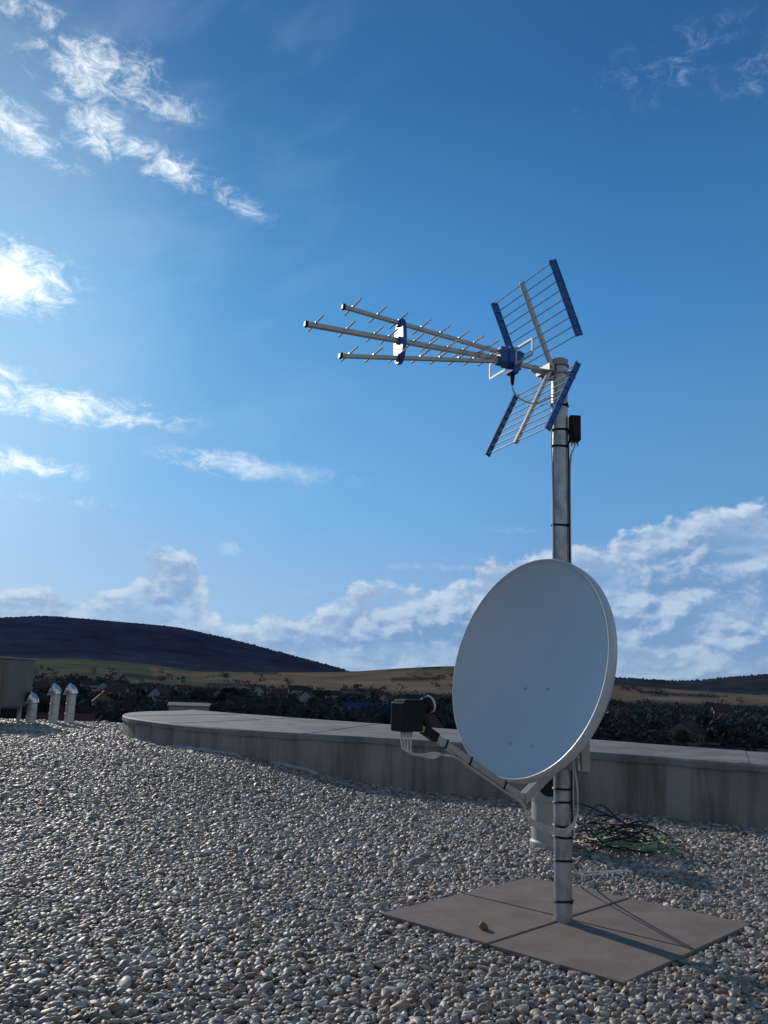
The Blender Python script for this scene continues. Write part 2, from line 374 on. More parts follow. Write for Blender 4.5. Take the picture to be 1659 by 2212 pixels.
for k in range(9):
    ic=g.nodes.new("GeometryNodeMeshIcoSphere"); ic.inputs["Radius"].default_value=1; ic.inputs["Subdivisions"].default_value=3
    sp_=g.nodes.new("GeometryNodeSetPosition"); no=g.nodes.new("ShaderNodeTexNoise"); no.noise_dimensions='4D'
    no.inputs["W"].default_value=k*3.7; no.inputs["Scale"].default_value=.75; no.inputs["Detail"].default_value=1.5
    vm=g.nodes.new("ShaderNodeVectorMath"); vm.operation='SUBTRACT'; vm.inputs[1].default_value=(.5,.5,.5)
    vs=g.nodes.new("ShaderNodeVectorMath"); vs.operation='SCALE'; vs.inputs["Scale"].default_value=1.25
    gl(no.outputs["Color"],vm.inputs[0]); gl(vm.outputs[0],vs.inputs[0]); gl(ic.outputs[0],sp_.inputs["Geometry"]); gl(vs.outputs[0],sp_.inputs["Offset"])
    sm=g.nodes.new("GeometryNodeSetMaterial"); sm.inputs["Material"].default_value=pebm
    ss=g.nodes.new("GeometryNodeSetShadeSmooth"); gl(sp_.outputs[0],ss.inputs[0]); gl(ss.outputs[0],sm.inputs[0]); gl(sm.outputs[0],g2i.inputs[0])
iop=g.nodes.new("GeometryNodeInstanceOnPoints"); gl(gi.outputs[0],iop.inputs["Points"]); gl(g2i.outputs[0],iop.inputs["Instance"])
iop.inputs["Pick Instance"].default_value=True
rv=g.nodes.new("FunctionNodeRandomValue"); rv.data_type='INT'
for s_ in rv.inputs:
    if s_.type=='INT' and s_.name=='Max': s_.default_value=8
rvo=[o for o in rv.outputs if o.type=='INT'][0]; gl(rvo,iop.inputs["Instance Index"])
for nm,sock in(("scl","Scale"),("rotv","Rotation")):
    na=g.nodes.new("GeometryNodeInputNamedAttribute"); na.data_type='FLOAT_VECTOR'; na.inputs["Name"].default_value=nm
    out=[o for o in na.outputs if o.type=='VECTOR' and o.enabled][0] if any(o.type=='VECTOR' and o.enabled for o in na.outputs) else na.outputs[0]
    gl(out,iop.inputs[sock])
gl(iop.outputs[0],go.inputs[0])
md=gravel.modifiers.new("scatter","NODES"); md.node_group=g
# ------------------------------------------------------------------ paving slabs
for k,(i,j) in enumerate([(0,0),(1,0),(0,1),(1,1)]):
    m=MB(); h=.2475
    m.box((0,0,0),(h,0,0),(0,h,0),(0,0,.02))
    o=m.obj("paving_slab",[slabm],bevel=.003)
    a=(i-.5)*.503; b=(j-.5)*.503
    o.location=(SC[0]+a*math.cos(SA)-b*math.sin(SA),SC[1]+a*math.sin(SA)+b*math.cos(SA),-.02+.001*k)
    o.rotation_euler=(rnd.uniform(-.002,.002),0,SA+rnd.uniform(-.006,.006))
    o["label"]="square pinkish grey concrete paving slab under the mast"; o["category"]="paving slab"; o["group"]="paving slabs under the mast"
# ------------------------------------------------------------------ parapet wall
def dens(P,n=10): return [Vector((p[0],p[1],0)) for p in catmull([(a,b,0) for a,b in P],n)]
F=dens(FRONT);B=dens(BACK)
n=len(F)
base_=(-3,10,0)
pw=thing("parapet_wall",base_,"long curved low parapet wall covered in pale grey roofing membrane","wall")
mw=MB()
ZT=.40; ZO=.42
rows=[]
for i in range(n):
    f=F[i]; b=B[i]
    rows.append([Vector((f.x,f.y,roofz(f.x,f.y)-.06)),Vector((f.x,f.y,ZT-.015)),Vector((b.x,b.y,ZO-.015)),Vector((b.x,b.y,-1.2))])
e0=rows[-1]
for i in range(n-1):
    a=rows[i];b=rows[i+1]
    mw.add(a+b,[(0,4,5,1),(1,5,6,2),(2,6,7,3)])
mw.add(e0,[(0,3,2,1)])
mw.add(rows[0],[(0,1,2,3)])
child(mw.obj("wall_body",[wallm],smooth=True,angle=40),pw,base_)
mc=MB(); rows=[]
for i in range(n):
    f=F[i]; b=B[i]; d=(b-f).normalized(); f2=f-d*.022; b2=b+d*.03
    wob=.004*math.sin(i*1.1)+.003*math.sin(i*2.7)
    rows.append([Vector((f2.x,f2.y,ZT-.045+wob)),Vector((f2.x,f2.y,ZT-.006)),Vector((f2.x,f2.y,ZT))+d*.012+V(0,0,.006),Vector((b2.x,b2.y,ZO+.006)),Vector((b2.x,b2.y,ZO-.05)),Vector((f.x,f.y,ZT-.045+wob))+d*.004])
for i in range(n-1):
    mc.add(rows[i]+rows[i+1],[(k,k+6,k+7,k+1) for k in range(5)])
mc.add(rows[-1],[(5,4,3,2,1,0)])
child(mc.obj("coping",[copem],smooth=True,angle=30),pw,base_)
for i in range(14,n-30,17):
    f=F[i];b=B[i];d=(b-f).normalized(); t=Vector((-d.y,d.x,0))
    m=MB(); c=(f+b)/2; L_=(b-f).length/2
    up=(Vector((b.x,b.y,ZO))-Vector((f.x,f.y,ZT))).normalized()
    m.box(Vector((c.x,c.y,(ZT+ZO)/2+.0075)),up*L_,t*.03,V(0,0,.0022))
    child(m.obj("seam",[copem]),pw,base_)
ms=MB(); rows=[]
for i in range(62,n-12):
    f=F[i]; d=(B[i]-f).normalized(); z=roofz(f.x,f.y)
    w_=.02+.03*abs(noise.noise(Vector((i*.35,0,0))))*2; hh=.001+.014*abs(noise.noise(Vector((i*.5,5,0))))*2
    if noise.noise(Vector((i*.22,9,0)))<-.05: hh=-.02
    rows.append([Vector((f.x,f.y,z+hh+.010))-d*.002,Vector((f.x,f.y,z+hh-.004))-d*w_*.5,Vector((f.x,f.y,z-.03))-d*w_])
for i in range(len(rows)-1):
    ms.add(rows[i]+rows[i+1],[(k,k+1,k+4,k+3) for k in range(2)])
child(ms.obj("membrane_edge",[fleece],smooth=True),pw,base_)
# ------------------------------------------------------------------ mast
PX,PY=.725,3.43
mast=thing("antenna_mast",(PX,PY,0),"upright galvanised steel mast standing between paving slabs","mast")
R=.034
m=MB(); m.tube([(PX,PY,-.04),(PX,PY,1.0),(PX,PY,2.205)],R,40)
child(m.obj("pole",[galv],smooth=True),mast,(PX,PY,0))
m=MB(); m.tube([(PX,PY,2.195),(PX,PY,2.222),(PX,PY,2.228)],R,40,radii=[R+.003,R+.003,R-.006])
child(m.obj("pole_cap",[ventm],smooth=True),mast,(PX,PY,0))
for z in (2.02,1.91,1.84,1.506,.475,.425,.34,.30,.215,.07):
    m=MB(); tl=rnd.uniform(-.08,.08)
    pp=[]
    for k in range(33):
        a=2*math.pi*k/32; pp.append((PX+(R+.003)*math.cos(a),PY+(R+.003)*math.sin(a),z+.0+tl*.05*math.cos(a+1)))
    for zz in(-.002,0,.002):
        m.tube([(p[0],p[1],p[2]+zz) for p in pp],.002,6)
    m.box((PX+(R+.006)*math.cos(-.9),PY+(R+.006)*math.sin(-.9),z),(.004,0,0),(0,.004,0),(0,0,.004))
    child(m.obj("cable_tie",[black],smooth=True),mast,(PX,PY,0))
# ------------------------------------------------------------------ tv antenna
bn=Vector((math.cos(math.radians(24)),math.sin(math.radians(24)),0)); be=Vector((-math.sin(math.radians(24)),math.cos(math.radians(24)),0)); UZ=V(0,0,1)
PO=Vector((PX,PY,0))
def A(s,e,z): return PO+bn*s+be*e+UZ*z
ant=thing("tv_antenna",A(0,0,2.18),"three-boom aluminium TV antenna with blue plastic fittings clamped to the mast","antenna")
AB=A(0,0,2.18)
def beam(m,p0,p1,w,h,side,mi=0):
    p0=Vector(p0);p1=Vector(p1); t=(p1-p0); up=t.normalized().cross(side).normalized()
    m.box((p0+p1)/2,t/2,side*w/2,up*h/2,mi)
booms=[((-1.133,2.146),(.115,2.186)),((-.988,2.247),(-.27,2.20)),((-.99,2.049),(-.27,2.166))]
def bz(k,s):
    (a,b),(c,d)=booms[k]; return b+(d-b)*(s-a)/(c-a)
for k,((a,b),(c,d)) in enumerate(booms):
    m=MB()
    if k==0:
        beam(m,A(a,0,b),A(-.30,0,bz(0,-.30)),.018,.018,be)
        beam(m,A(-.30,0,bz(0,-.30)),A(-.10,.03,bz(0,-.1)),.018,.018,be)
        beam(m,A(-.10,.048,bz(0,-.1)),A(.115,.048,d),.02,.02,be)
        beam(m,A(-.12,.03,bz(0,-.1)),A(-.085,.04,bz(0,-.09)),.03,.022,be)
    else: beam(m,A(a,0,b),A(c,0,d),.015,.015,be)
    child(m.obj("boom",[alum],bevel=.0015),ant,AB)
    m=MB(); m.box(A(a-.004,0,b),bn*.006,be*.0105,UZ*.0105)
    child(m.obj("boom_end_cap",[black],bevel=.002),ant,AB)
dirs={0:[-1.10,-.975,-.86,-.80,-.69,-.62,-.54,-.47,-.40,-.34],1:[-.955,-.85,-.76,-.66,-.575,-.49,-.42,-.35],2:[-.96,-.86,-.76,-.66,-.575,-.49,-.42,-.35]}
dm=None
for k in dirs:
    for s_ in dirs[k]:
        if dm is None:
            m=MB(); m.tube([-be*.082,be*.082],.0033,8); m.box((0,0,0),bn*.004,be*.009,UZ*.003)
            o=m.obj("director",[alum],smooth=True); dm=o
        else: o=dm.copy(); link(o)
        o.location=A(s_,0,bz(k,s_)+.009)-AB
        o.parent=ant
# spacer
m=MB(); vs=[];ns=24
for sgn in(-1,1):
    for k in range(ns):
        a=2*math.pi*k/ns; c=math.cos(a); s_=math.sin(a)
        vs.append(A(-.75+sgn*.008,.045*(abs(c)**.8)*(1 if c>0 else -1),2.156+.094*s_))
fs=[tuple(range(ns))[::-1],tuple(range(ns,2*ns))]+[(k,(k+1)%ns,ns+(k+1)%ns,ns+k) for k in range(ns)]
m.add(vs,fs)
for zc in(bz(0,-.75),bz(1,-.75),bz(2,-.75)): m.box(A(-.75,0,zc),bn*.014,be*.014,UZ*.013)
child(m.obj("spacer",[blue],bevel=.002),ant,AB)
# dipole box
m=MB()
m.box(A(-.285,0,2.186),bn*.022,be*.028,UZ*.034)
m.box(A(-.25,0,2.18),bn*.02,be*.04,UZ*.028)
m.box(A(-.222,0,2.165),(bn*.9+UZ*-.3)*.016,be*.03,(UZ*.9+bn*.3)*.052)
m.box(A(-.25,0,2.215),(bn*.9+UZ*-.3)*.012,be*.02,(UZ*.9+bn*.3)*.02)
child(m.obj("junction_box",[blue],bevel=.004),ant,AB)
for sg in(-1,1):
    m=MB()
    e0_,e1_,z0,z1=sg*.04,sg*.16,2.148,2.214
    q=[A(-.245,e0_,z0),A(-.245,e1_,z0),A(-.245,e1_,z1),A(-.245,e0_,z1)]
    beam(m,q[0]-be*sg*.004,q[1]+be*sg*.004,.005,.009,bn); beam(m,q[3]-be*sg*.004,q[2]+be*sg*.004,.005,.009,bn)
    m.box((q[1]+q[2])/2,bn*.0027,be*.0045,UZ*.033); m.box((q[0]+q[3])/2,bn*.0027,be*.0045,UZ*.033)
    child(m.obj("dipole",[white_pl]),ant,AB)
# reflector panels
for up in(True,False):
    if up: T=(-.191,2.538); Bm=(-.045,2.20)
    else: T=(-.218,1.826); Bm=(-.05,2.165)
    pt=bpy.data.objects.new("reflector_panel",None); link(pt); pt.parent=ant; pt.location=(0,0,0)
    m=MB(); beam(m,A(T[0],0,T[1]),A(Bm[0],0,Bm[1]),.018,.016,be)
    child(m.obj("spine",[alum],bevel=.0015),pt,AB)
    def Q(t,e): return A(T[0]+(Bm[0]-T[0])*t,e,T[1]+(Bm[1]-T[1])*t)
    nrm=(Q(1,0)-Q(0,0)).normalized().cross(be)
    W=.222
    rw=.0145 if up else .0115
    for sg in(-1,1):
        m=MB(); 
        m.box((Q(.0,sg*W)+Q(.88,sg*W))/2,(Q(.88,0)-Q(0,0))/2,be*.003,nrm*rw)
        m.box((Q(.0,sg*W)+Q(.88,sg*W))/2+nrm*(rw-.001),(Q(.88,0)-Q(0,0))/2*1.005,be*.006,nrm*.002)
        m.box((Q(.0,sg*W)+Q(.88,sg*W))/2-nrm*(rw-.001),(Q(.88,0)-Q(0,0))/2*1.005,be*.006,nrm*.002)
        for k in range(9):
            m.box(Q(.02+.84*k/8,sg*W),be*.007,(Q(.010,0)-Q(0,0)),nrm*(rw-.003))
        child(m.obj("rail",[blue],bevel=.0008),pt,AB)
    m=MB()
    for k in range(9):
        t=.02+.84*k/8
        m.tube([Q(t,-W),Q(t,W)],.0025,8)
    child(m.obj("grid_rods",[alum],smooth=True),pt,AB)
# mast clamp
m=MB()
for sg in(-1,1):
    zc=2.178+sg*.018
    ring=[PO+UZ*zc+Vector((math.cos(a),math.sin(a),0))*(R+.005) for a in [math.radians(24)-math.pi+ math.pi*k/12 for k in range(13)]]
    ends=[ring[0]+be*.075,*ring,ring[-1]+be*.075]
    m.tube(ends,.0035,8)
m.box(A(0,.064,2.182),bn*.05,be*.003,UZ*.03)
m.box(A(.055,.03,2.17),bn*.014,be*.05,UZ*.012); m.box(A(-.052,.03,2.18),bn*.012,be*.05,UZ*.016)
m.tube([A(.085,-.005,2.19),A(.085,.07,2.19)],.005,8); m.tube([A(-.055,-.03,2.18),A(-.055,.06,2.18)],.005,8)
child(m.obj("mast_clamp",[alum2],smooth=True,angle=30),ant,AB)
# cables
def cable(name,pts,r,mat,label,cat="cable",n=8,extra=None):
    m=MB(); m.tube(catmull(pts,n),r,8)
    if extra: extra(m)
    o=m.obj(name,[mat]+([black] if extra else []),smooth=True); o["label"]=label; o["category"]=cat
    return o
cable("antenna_cable",[A(-.235,0,2.12),A(-.235,0,2.06),A(-.20,.0,2.02),A(-.13,-.01,2.005),A(-.07,-.015,2.035),A(-.045,-.02,2.04),A(-.042,-.01,1.98),A(-.038,.005,1.85),A(-.037,.0,1.6),A(-.037,.0,1.2)],.0034,cablew,
      "thin white coaxial cable looping from the antenna to the mast",extra=lambda m:m.tube([A(-.235,0,2.13),A(-.235,0,2.115),A(-.235,0,2.11),A(-.235,0,2.07)],.01,10,1,radii=[.008,.008,.011,.006]))
AM=(PX+.060,PY,1.92)
am=thing("mast_amplifier",AM,"small black weatherproof amplifier box strapped to the mast","amplifier")
m=MB(); m.box(AM,(.023,0,0),(0,.030,0),(0,0,.054)); m.box((AM[0]+.001,AM[1]-.032,AM[2]-.002),(.018,0,0),(0,.004,0),(0,0,.044))
child(m.obj("housing",[black],bevel=.005),am,AM)
for k in(-.012,.002,.014):
    m=MB(); m.tube([(AM[0]+k,AM[1],AM[2]-.053),(AM[0]+k,AM[1],AM[2]-.073)],.0045,10)
    child(m.obj("connector",[alum2],smooth=True),am,AM)
cable("amplifier_cable",[(AM[0]+.002,PY,1.85),(AM[0]-.004,PY,1.835),(PX+.045,PY-.004,1.80),(PX+.039,PY-.006,1.72),(PX+.0385,PY-.006,1.5),(PX+.0385,PY-.006,1.0),(PX+.0385,PY-.006,.5),(PX+.039,PY-.006,.36),(PX+.045,PY+.04,.29),(PX+.08,PY+.22,.20),(PX+.15,PY+.48,.09),(PX+.25,PY+.72,.02),(PX+.45,PY+.90,.006),(PX+.50,PY+.93,.006),(PX+.34,PY+.88,.006),(PX+.16,PY+.80,.008)],.0042,cablew,"white coaxial cable running down the mast onto the gravel")
cable("black_mast_cable",[(PX+.03,PY-.026,1.86),(PX+.031,PY-.0235,1.6),(PX+.031,PY-.0235,1.0),(PX+.031,PY-.0235,.45),(PX+.034,PY-.018,.36),(PX+.045,PY+.05,.27),(PX+.085,PY+.30,.16),(PX+.15,PY+.62,.04),(PX+.25,PY+.95,.01),(PX+.42,PY+1.3,.02),(PX+.60,PY+1.55,.02)],.0035,black,"black coaxial cable running down the mast onto the gravel")
# ------------------------------------------------------------------ satellite dish
TL=math.radians(13.5)
nh=V(-.766,-.643,0); du=V(.643,-.766,0)
dn=(nh*math.cos(TL)+UZ*math.sin(TL)); dv=(UZ*math.cos(TL)-nh*math.sin(TL))
C=V(.560,3.295,.936)
def D(u,v,w_): return C+du*u+dv*v+dn*w_
dish=thing("satellite_dish",C,"light grey offset satellite dish with feed arm mounted on the mast","satellite dish")
RU,RV,DD=.367,.420,.074
m=MB(); prof=[(k/26,-DD*(1-(k/26)**2)) for k in range(1,27)]
prof+=[(1.006,.0035),(1.014,.005),(1.022,.003),(1.028,-.003),(1.031,-.012),(1.031,-.040),(1.026,-.042),(1.022,-.038),(1.016,-.014)]
prof+=[(k/26,-DD*(1-(k/26)**2)-.006) for k in range(25,0,-1)]
sg=96; vs=[D(0,0,-DD)]
for (r_,w_) in prof:
    for k in range(sg):
        a=2*math.pi*k/sg; vs.append(D(RU*r_*math.cos(a),RV*r_*math.sin(a),w_))
vs.append(D(0,0,-DD-.006)); fs=[]
for k in range(sg): fs.append((0,1+k,1+(k+1)%sg))
for i in range(len(prof)-1):
    for k in range(sg):
        k2=(k+1)%sg; fs.append((1+i*sg+k,1+(i+1)*sg+k,1+(i+1)*sg+k2,1+i*sg+k2))
last=1+(len(prof)-1)*sg
for k in range(sg): fs.append((len(vs)-1,last+(k+1)%sg,last+k))
m.add(vs,fs); child(m.obj("reflector",[dishm],smooth=True,angle=50),dish,C)
for (u,v) in [(-.045,-.075),(.065,-.075),(-.05,-.295),(.06,-.295)]:
    m=MB(); w_=-DD*(1-(u/RU)**2-(v/RV)**2)
    m.tube([D(u,v,w_-.001),D(u,v,w_+.003),D(u,v,w_+.0045)],.006,12,radii=[.006,.0055,.002])
    child(m.obj("bolt",[galv],smooth=True),dish,C)
arm0=V(.165,2.93,.697); arm1=V(.545,3.262,.452)
ad=(arm1-arm0).normalized(); aside=ad.cross(UZ).normalized(); aup=aside.cross(ad)
m=MB(); m.box((arm0+arm1)/2,(arm1-arm0)/2,aside*.010,aup*.0125)
child(m.obj("feed_arm",[alum2],bevel=.003),dish,C)
for t in(.18,.42,.78):
    m=MB(); c=arm0.lerp(arm1,t); m.box(c,ad*.003,aside*.013,aup*.016)
    child(m.obj("arm_tie",[black]),dish,C)
Lc=V(.10,2.90,.742); aim=(D(0,-.06,0)-Lc).normalized(); ls=aim.cross(UZ).normalized(); lu=ls.cross(aim)
lnb=bpy.data.objects.new("lnb",None); link(lnb); lnb.parent=dish; lnb.location=(0,0,0)
ah=Vector((aim.x,aim.y,0)).normalized()
m=MB(); m.box(Lc,ah*.044,ls*.034,UZ*.048); m.box(Lc+ah*.008+UZ*.050,ah*.041,ls*.03,UZ*.006)
m.box(Lc+ah*.048+UZ*.02,ah*.018,ls*.022,UZ*.026)
child(m.obj("housing",[black],bevel=.007),lnb,C)
hb=Lc+aim*.05+UZ*.018
m=MB(); m.tube([hb,hb+aim*.025,hb+aim*.03,hb+aim*.05],.03,32,radii=[.020,.020,.028,.028])
child(m.obj("feed_horn",[black],smooth=True,angle=40),lnb,C)
m=MB(); m.tube([hb+aim*.047,hb+aim*.056,hb+aim*.060],.03,32,radii=[.0295,.0295,.025])
child(m.obj("horn_cap",[white_pl],smooth=True,angle=40),lnb,C)
m=MB(); m.box((hb+arm0)/2+ad*.01-UZ*.0,(hb+aim*.01-arm0-ad*.03)/2,aside*.014,aup*.012)
m.tube([hb+aim*.008,hb+aim*.022],.024,28)
m.box(arm0+ad*.02,ad*.035,aside*.013,aup*.016)
child(m.obj("lnb_holder",[black],bevel=.003,smooth=True),lnb,C)
for k in range(4):
    m=MB(); c=Lc+ah*(-.022+.014*k)-UZ*.048
    m.tube([c,c-UZ*.018],.005,10)
    child(m.obj("connector",[alum2],smooth=True),lnb,C)
for k in range(4):
    o=k*.006
    c=Lc+ah*(-.022+.014*k)-UZ*.060
    p=[c,c-UZ*.02,c+ah*(.02-o*.4)-UZ*(.050+o*.7),arm0+ad*.045-UZ*(.070-o)+aside*(.006*k-.01),arm0+ad*.095-UZ*(.040)+aside*(.005*k-.008)]
    for t in(.30,.45,.6,.8,1.0): p.append(arm0.lerp(arm1,t)-aup*(.016+.002*(k%2))+aside*(.005*k-.008))
    p+=[arm1+V(.03,.02,-.07-.006*k),V(PX-.06,PY-.03,.335-.006*k),V(PX+.0,PY-.052,.335-.007*k),V(PX+.045,PY-.035,.38-.004*k),V(PX+.058,PY-.004,.47),V(PX+.05,PY+.01,.55),V(PX+.045,PY+.015,.60)]
    cable("dish_cable",p,.0029,cablew,"white coaxial cable from dish feed along its arm")["group"]="white dish cables"
# mount bracket (all behind the reflector)
m=MB()
for sg_ in(-1,1):
    c=PO+nh*.045+du*sg_*.055+UZ*.66
    m.box(c,nh*.045,du*.002,UZ*.10)
m.box(PO+nh*.042+UZ*.66,nh*.003,du*.08,UZ*.055)
m.box(PO-nh*.042+UZ*.66,nh*.003,du*.08,UZ*.05)
m.box(PO+nh*.042+UZ*.58,nh*.003,du*.085,UZ*.03)
m.box(PO+V(.078,-.03,.605),V(.016,0,0),V(0,.03,0),V(0,0,.06))
m.box(D(0,-.2,-.088),du*.06,dv*.13,dn*.004)
for sg_ in(-1,1):
    for z in(.63,.69): m.tube([PO+nh*.06+du*sg_*.068+UZ*z,PO-nh*.06+du*sg_*.068+UZ*z],.004,8)
m.box((arm1+PO+nh*.04+UZ*.56)/2,(PO+nh*.04+UZ*.56-arm1)/2,du*.016,UZ*.02)
child(m.obj("mount_bracket",[ventm],bevel=.002),dish,C)
# ------------------------------------------------------------------ roof vent behind the mast
VX,VY=1.0,5.03
vp=thing("roof_vent_pipe",(VX,VY,0),"short pale grey plastic roof vent pipe with angled open elbow","vent pipe")
m=MB(); m.tube([(VX,VY,-.04),(VX,VY,.02),(VX,VY,.03),(VX,VY,.26)],.11,40,radii=[.120,.120,.110,.110]); 
child(m.obj("pipe",[ventm],smooth=True),vp,(VX,VY,0))
m=MB(); d_=V(-.25,-.97,0).normalized()
m.tube([V(VX,VY,.24),V(VX,VY,.27),V(VX,VY,.275),V(VX,VY,.36),V(VX,VY,.39)],.12,40,radii=[.118,.118,.112,.112,.085])
c=V(VX,VY,.335)
m.tube([c+d_*.06,c+d_*.15,c+d_*.152,c+d_*.175],.08,36,cap=False,radii=[.078,.078,.088,.088])
child(m.obj("elbow",[ventm],smooth=True,angle=40),vp,(VX,VY,0))
m=MB(); m.tube([c+d_*.13,c+d_*.14],.077,32); child(m.obj("opening",[dark]),vp,(VX,VY,0))
m=MB(); m.tube([c+d_*.176,c+d_*.15],.08,36,cap=False,radii=[.0882,.062]); child(m.obj("collar",[ventm],smooth=True),vp,(VX,VY,0))
# ------------------------------------------------------------------ cable coils
def coil(name,cx,cy,rx,ry,turns,mat,label,seed,r=.004,hh=.1):
    q=random.Random(seed); p=[]
    ph=q.uniform(0,6)
    for t in range(turns*9):
        a=ph+t*2*math.pi/9.0; k=1+.25*math.sin(t*.37+seed)+q.uniform(-.10,.10)
        p.append((cx+math.cos(a)*rx*k+.04*math.sin(t*.11),cy+math.sin(a)*ry*k,.012+hh*(.5+.5*math.sin(t*.83+seed))*q.uniform(.3,1)))
    p.append((cx+rx*1.3,cy-ry*.7,.01))
    m=MB(); m.tube(catmull(p,5),r,6); o=m.obj(name,[mat],smooth=True); o["label"]=label; o["category"]="cable"
coil("cable_coil",1.40,5.2,.20,.32,8,black,"tangled coil of black cable lying on the gravel",3,.0042,.17)
coil("cable_coil",1.44,5.0,.19,.20,4,cableg,"loose green cable tangled with the black coil",8,.0038,.12)
coil("cable_coil",1.36,5.1,.17,.26,3,black,"loose black cable loops on the gravel",12,.0045,.14)
m=MB(); m.box((1.50,4.87,.035),V(.035,.01,.006),V(-.008,.02,0),V(-.003,0,.018)); o=m.obj("cable_connector",[ventm],bevel=.004); o["label"]="small grey cable joint lying on the gravel"; o["category"]="connector"
import bmesh
bm=bmesh.new(); bmesh.ops.create_icosphere(bm,subdivisions=3,radius=.0165)
for v in bm.verts:
    v.co*=1+.35*noise.noise(v.co*60); v.co.z*=.85
me=bpy.data.meshes.new("stone"); bm.to_mesh(me); bm.free(); me.materials.append(brown)
me.polygons.foreach_set("use_smooth",[True]*len(me.polygons))
o=link(bpy.data.objects.new("stone",me)); o.location=(.405,3.265,.013); o["label"]="small brown stone lying on a paving slab"; o["category"]="stone"
# ------------------------------------------------------------------ metal vents + cabinet far on the roof
def duct(x,y,h,lab,turn):
    b=(x,y,roofz(x,y)); t=thing("exhaust_duct",b,lab,"exhaust duct","metal exhaust ducts on the roof")
    m=MB(); m.tube([(x,y,b[2]-.03),(x,y,b[2]+h*.98)],.062,28); m.tube([(x,y,b[2]-.03),(x,y,b[2]+.02)],.08,28)
    for zz in(.33,.66): m.tube([(x,y,b[2]+h*zz-.006),(x,y,b[2]+h*zz),(x,y,b[2]+h*zz+.006)],.1,28,radii=[.063,.068,.063])
    child(m.obj("pipe",[zincp],smooth=True),t,b)
    m=MB(); pp=[];n_=4; D_=V(math.cos(turn),math.sin(turn),0)
    for k in range(n_+1):
        a=math.pi*k/n_*.42; rr=.06
        pp.append(V(x,y,b[2]+h)+D_*(rr-rr*math.cos(a))+UZ*rr*math.sin(a))
    pp.append(pp[-1]+(pp[-1]-pp[-2]).normalized()*.03)
    m.tube(pp,.1,28,cap=False,radii=[.080]*(n_+1)+[.092]); m.tube([pp[-2],pp[-2].lerp(pp[-1],.2)],.072,20,mi=1)
    child(m.obj("bent_hood",[zinc,dark],smooth=True,angle=20),t,b)
duct(-4.62,11.75,.26,"short shiny galvanised exhaust duct beside the cabinet",3.6)
duct(-4.38,11.9,.38,"shiny galvanised exhaust duct with bent hood on the gravel",3.6)
duct(-4.20,12.0,.39,"shiny galvanised exhaust duct with bent hood on the gravel",3.6)
cb=(-5.45,11.45,.19)
ac=thing("equipment_cabinet",cb,"grey brown metal equipment cabinet on a low steel frame","cabinet")
m=MB(); m.box((-5.44,11.45,.71),V(.75,0,0),V(0,.4,0),V(0,0,.30))
m.box((-5.44,11.45,1.018),V(.77,0,0),V(0,.42,0),V(0,0,.012))
m.box((-5.44,11.045,.71),V(.68,0,0),V(0,.006,0),V(0,0,.25))
child(m.obj("housing",[cabinet_m],bevel=.008),ac,cb)
for (x,y) in((-6.15,11.12),(-4.8,11.12),(-6.15,11.78),(-4.8,11.78)):
    m=MB(); m.box((x,y,.28),V(.02,0,0),V(0,.02,0),V(0,0,.13)); m.box((x,y,.175),V(.05,0,0),V(0,.05,0),V(0,0,.008))
    child(m.obj("leg",[galv]),ac,cb)
for yy in(11.12,11.78):
    m=MB(); m.box((-5.47,yy,.385),V(.655,0,0),V(0,.018,0),V(0,0,.02)); child(m.obj("frame_rail",[galv]),ac,cb)
# ------------------------------------------------------------------ terrain
L1=[(-180,1),(-60,2.4),(-30,2.9),(-23.9,3.2),(-21.3,3.5),(-18.5,3.4),(-13.1,3.2),(-9.7,2.6),(-6.7,1.95),(-4,1.35),(-1.8,.85),(0,.2),(2,-.4),(180,-.4)]
L2=[(-180,.5),(-60,.6),(-23.6,.8),(-19,1.0),(-16.0,.9),(-14,.7),(-12,.45),(-8,.55),(-4,.7),(-1.8,.8),(1,1.1),(4.7,1.4),(10,1.3),(13,.9),(15.6,.55),(19.5,.35),(24,.2),(60,.3),(180,.5)]
L3=[(-180,1),(-100,-1),(9,-1),(12,.9),(14,1.05),(17,1.0),(19.5,.9),(21.7,1.2),(24.2,1.5),(30,1.7),(60,1.5),(180,1)]
L4=[(-180,.5),(-6,.7),(-2.5,.75),(-1.6,.98),(-.6,.8),(3,.6),(13,.95),(15,1.0),(18,.7),(26,.6),(180,.5)]
LAY=[(3500,L1,.45),(1800,L2,.42),(2700,L3,.3),(9000,L4,.3)]
def terr(azd,r):
    x=r*math.sin(math.radians(azd)); y=r*math.cos(math.radians(azd))
    base=-15+2.0*noise.noise(V(x/300,y/300,0)); best=base; which=-1
    for k,(rk,tb,wk) in enumerate(LAY):
        e=sum(lerp_table(tb,azd+o_) for o_ in(-.8,0,.8))/3; h=.84+rk*math.tan(math.radians(e))
        if h<base: continue
        q=(r-rk)/(rk*wk)
        if q>0 and k!=3: q*=.7
        z=base+(h-base)*math.exp(-q*q*2)
        if k in(0,2):
            if k==0: z+=noise.noise(V(x/700,y/700,3))*40*S(abs(q)*2)*math.exp(-q*q)
            z+=(2.6*noise.noise(V(azd*7,k,0))+5.5*noise.noise(V(azd*26,k,0)))*(1 if abs(q)<.12 else 0)
        if z>best: best=z; which=k
    return x,y,best,which
azs=[-180+3*i for i in range(47)]+list(np.arange(-39,-30,.5))+list(np.arange(-30,30,.075))+list(np.arange(30,39,.5))+[39+3*i for i in range(47)]
rs=[25*(15000/25)**(i/104) for i in range(105)]
vs=[];cols=[]
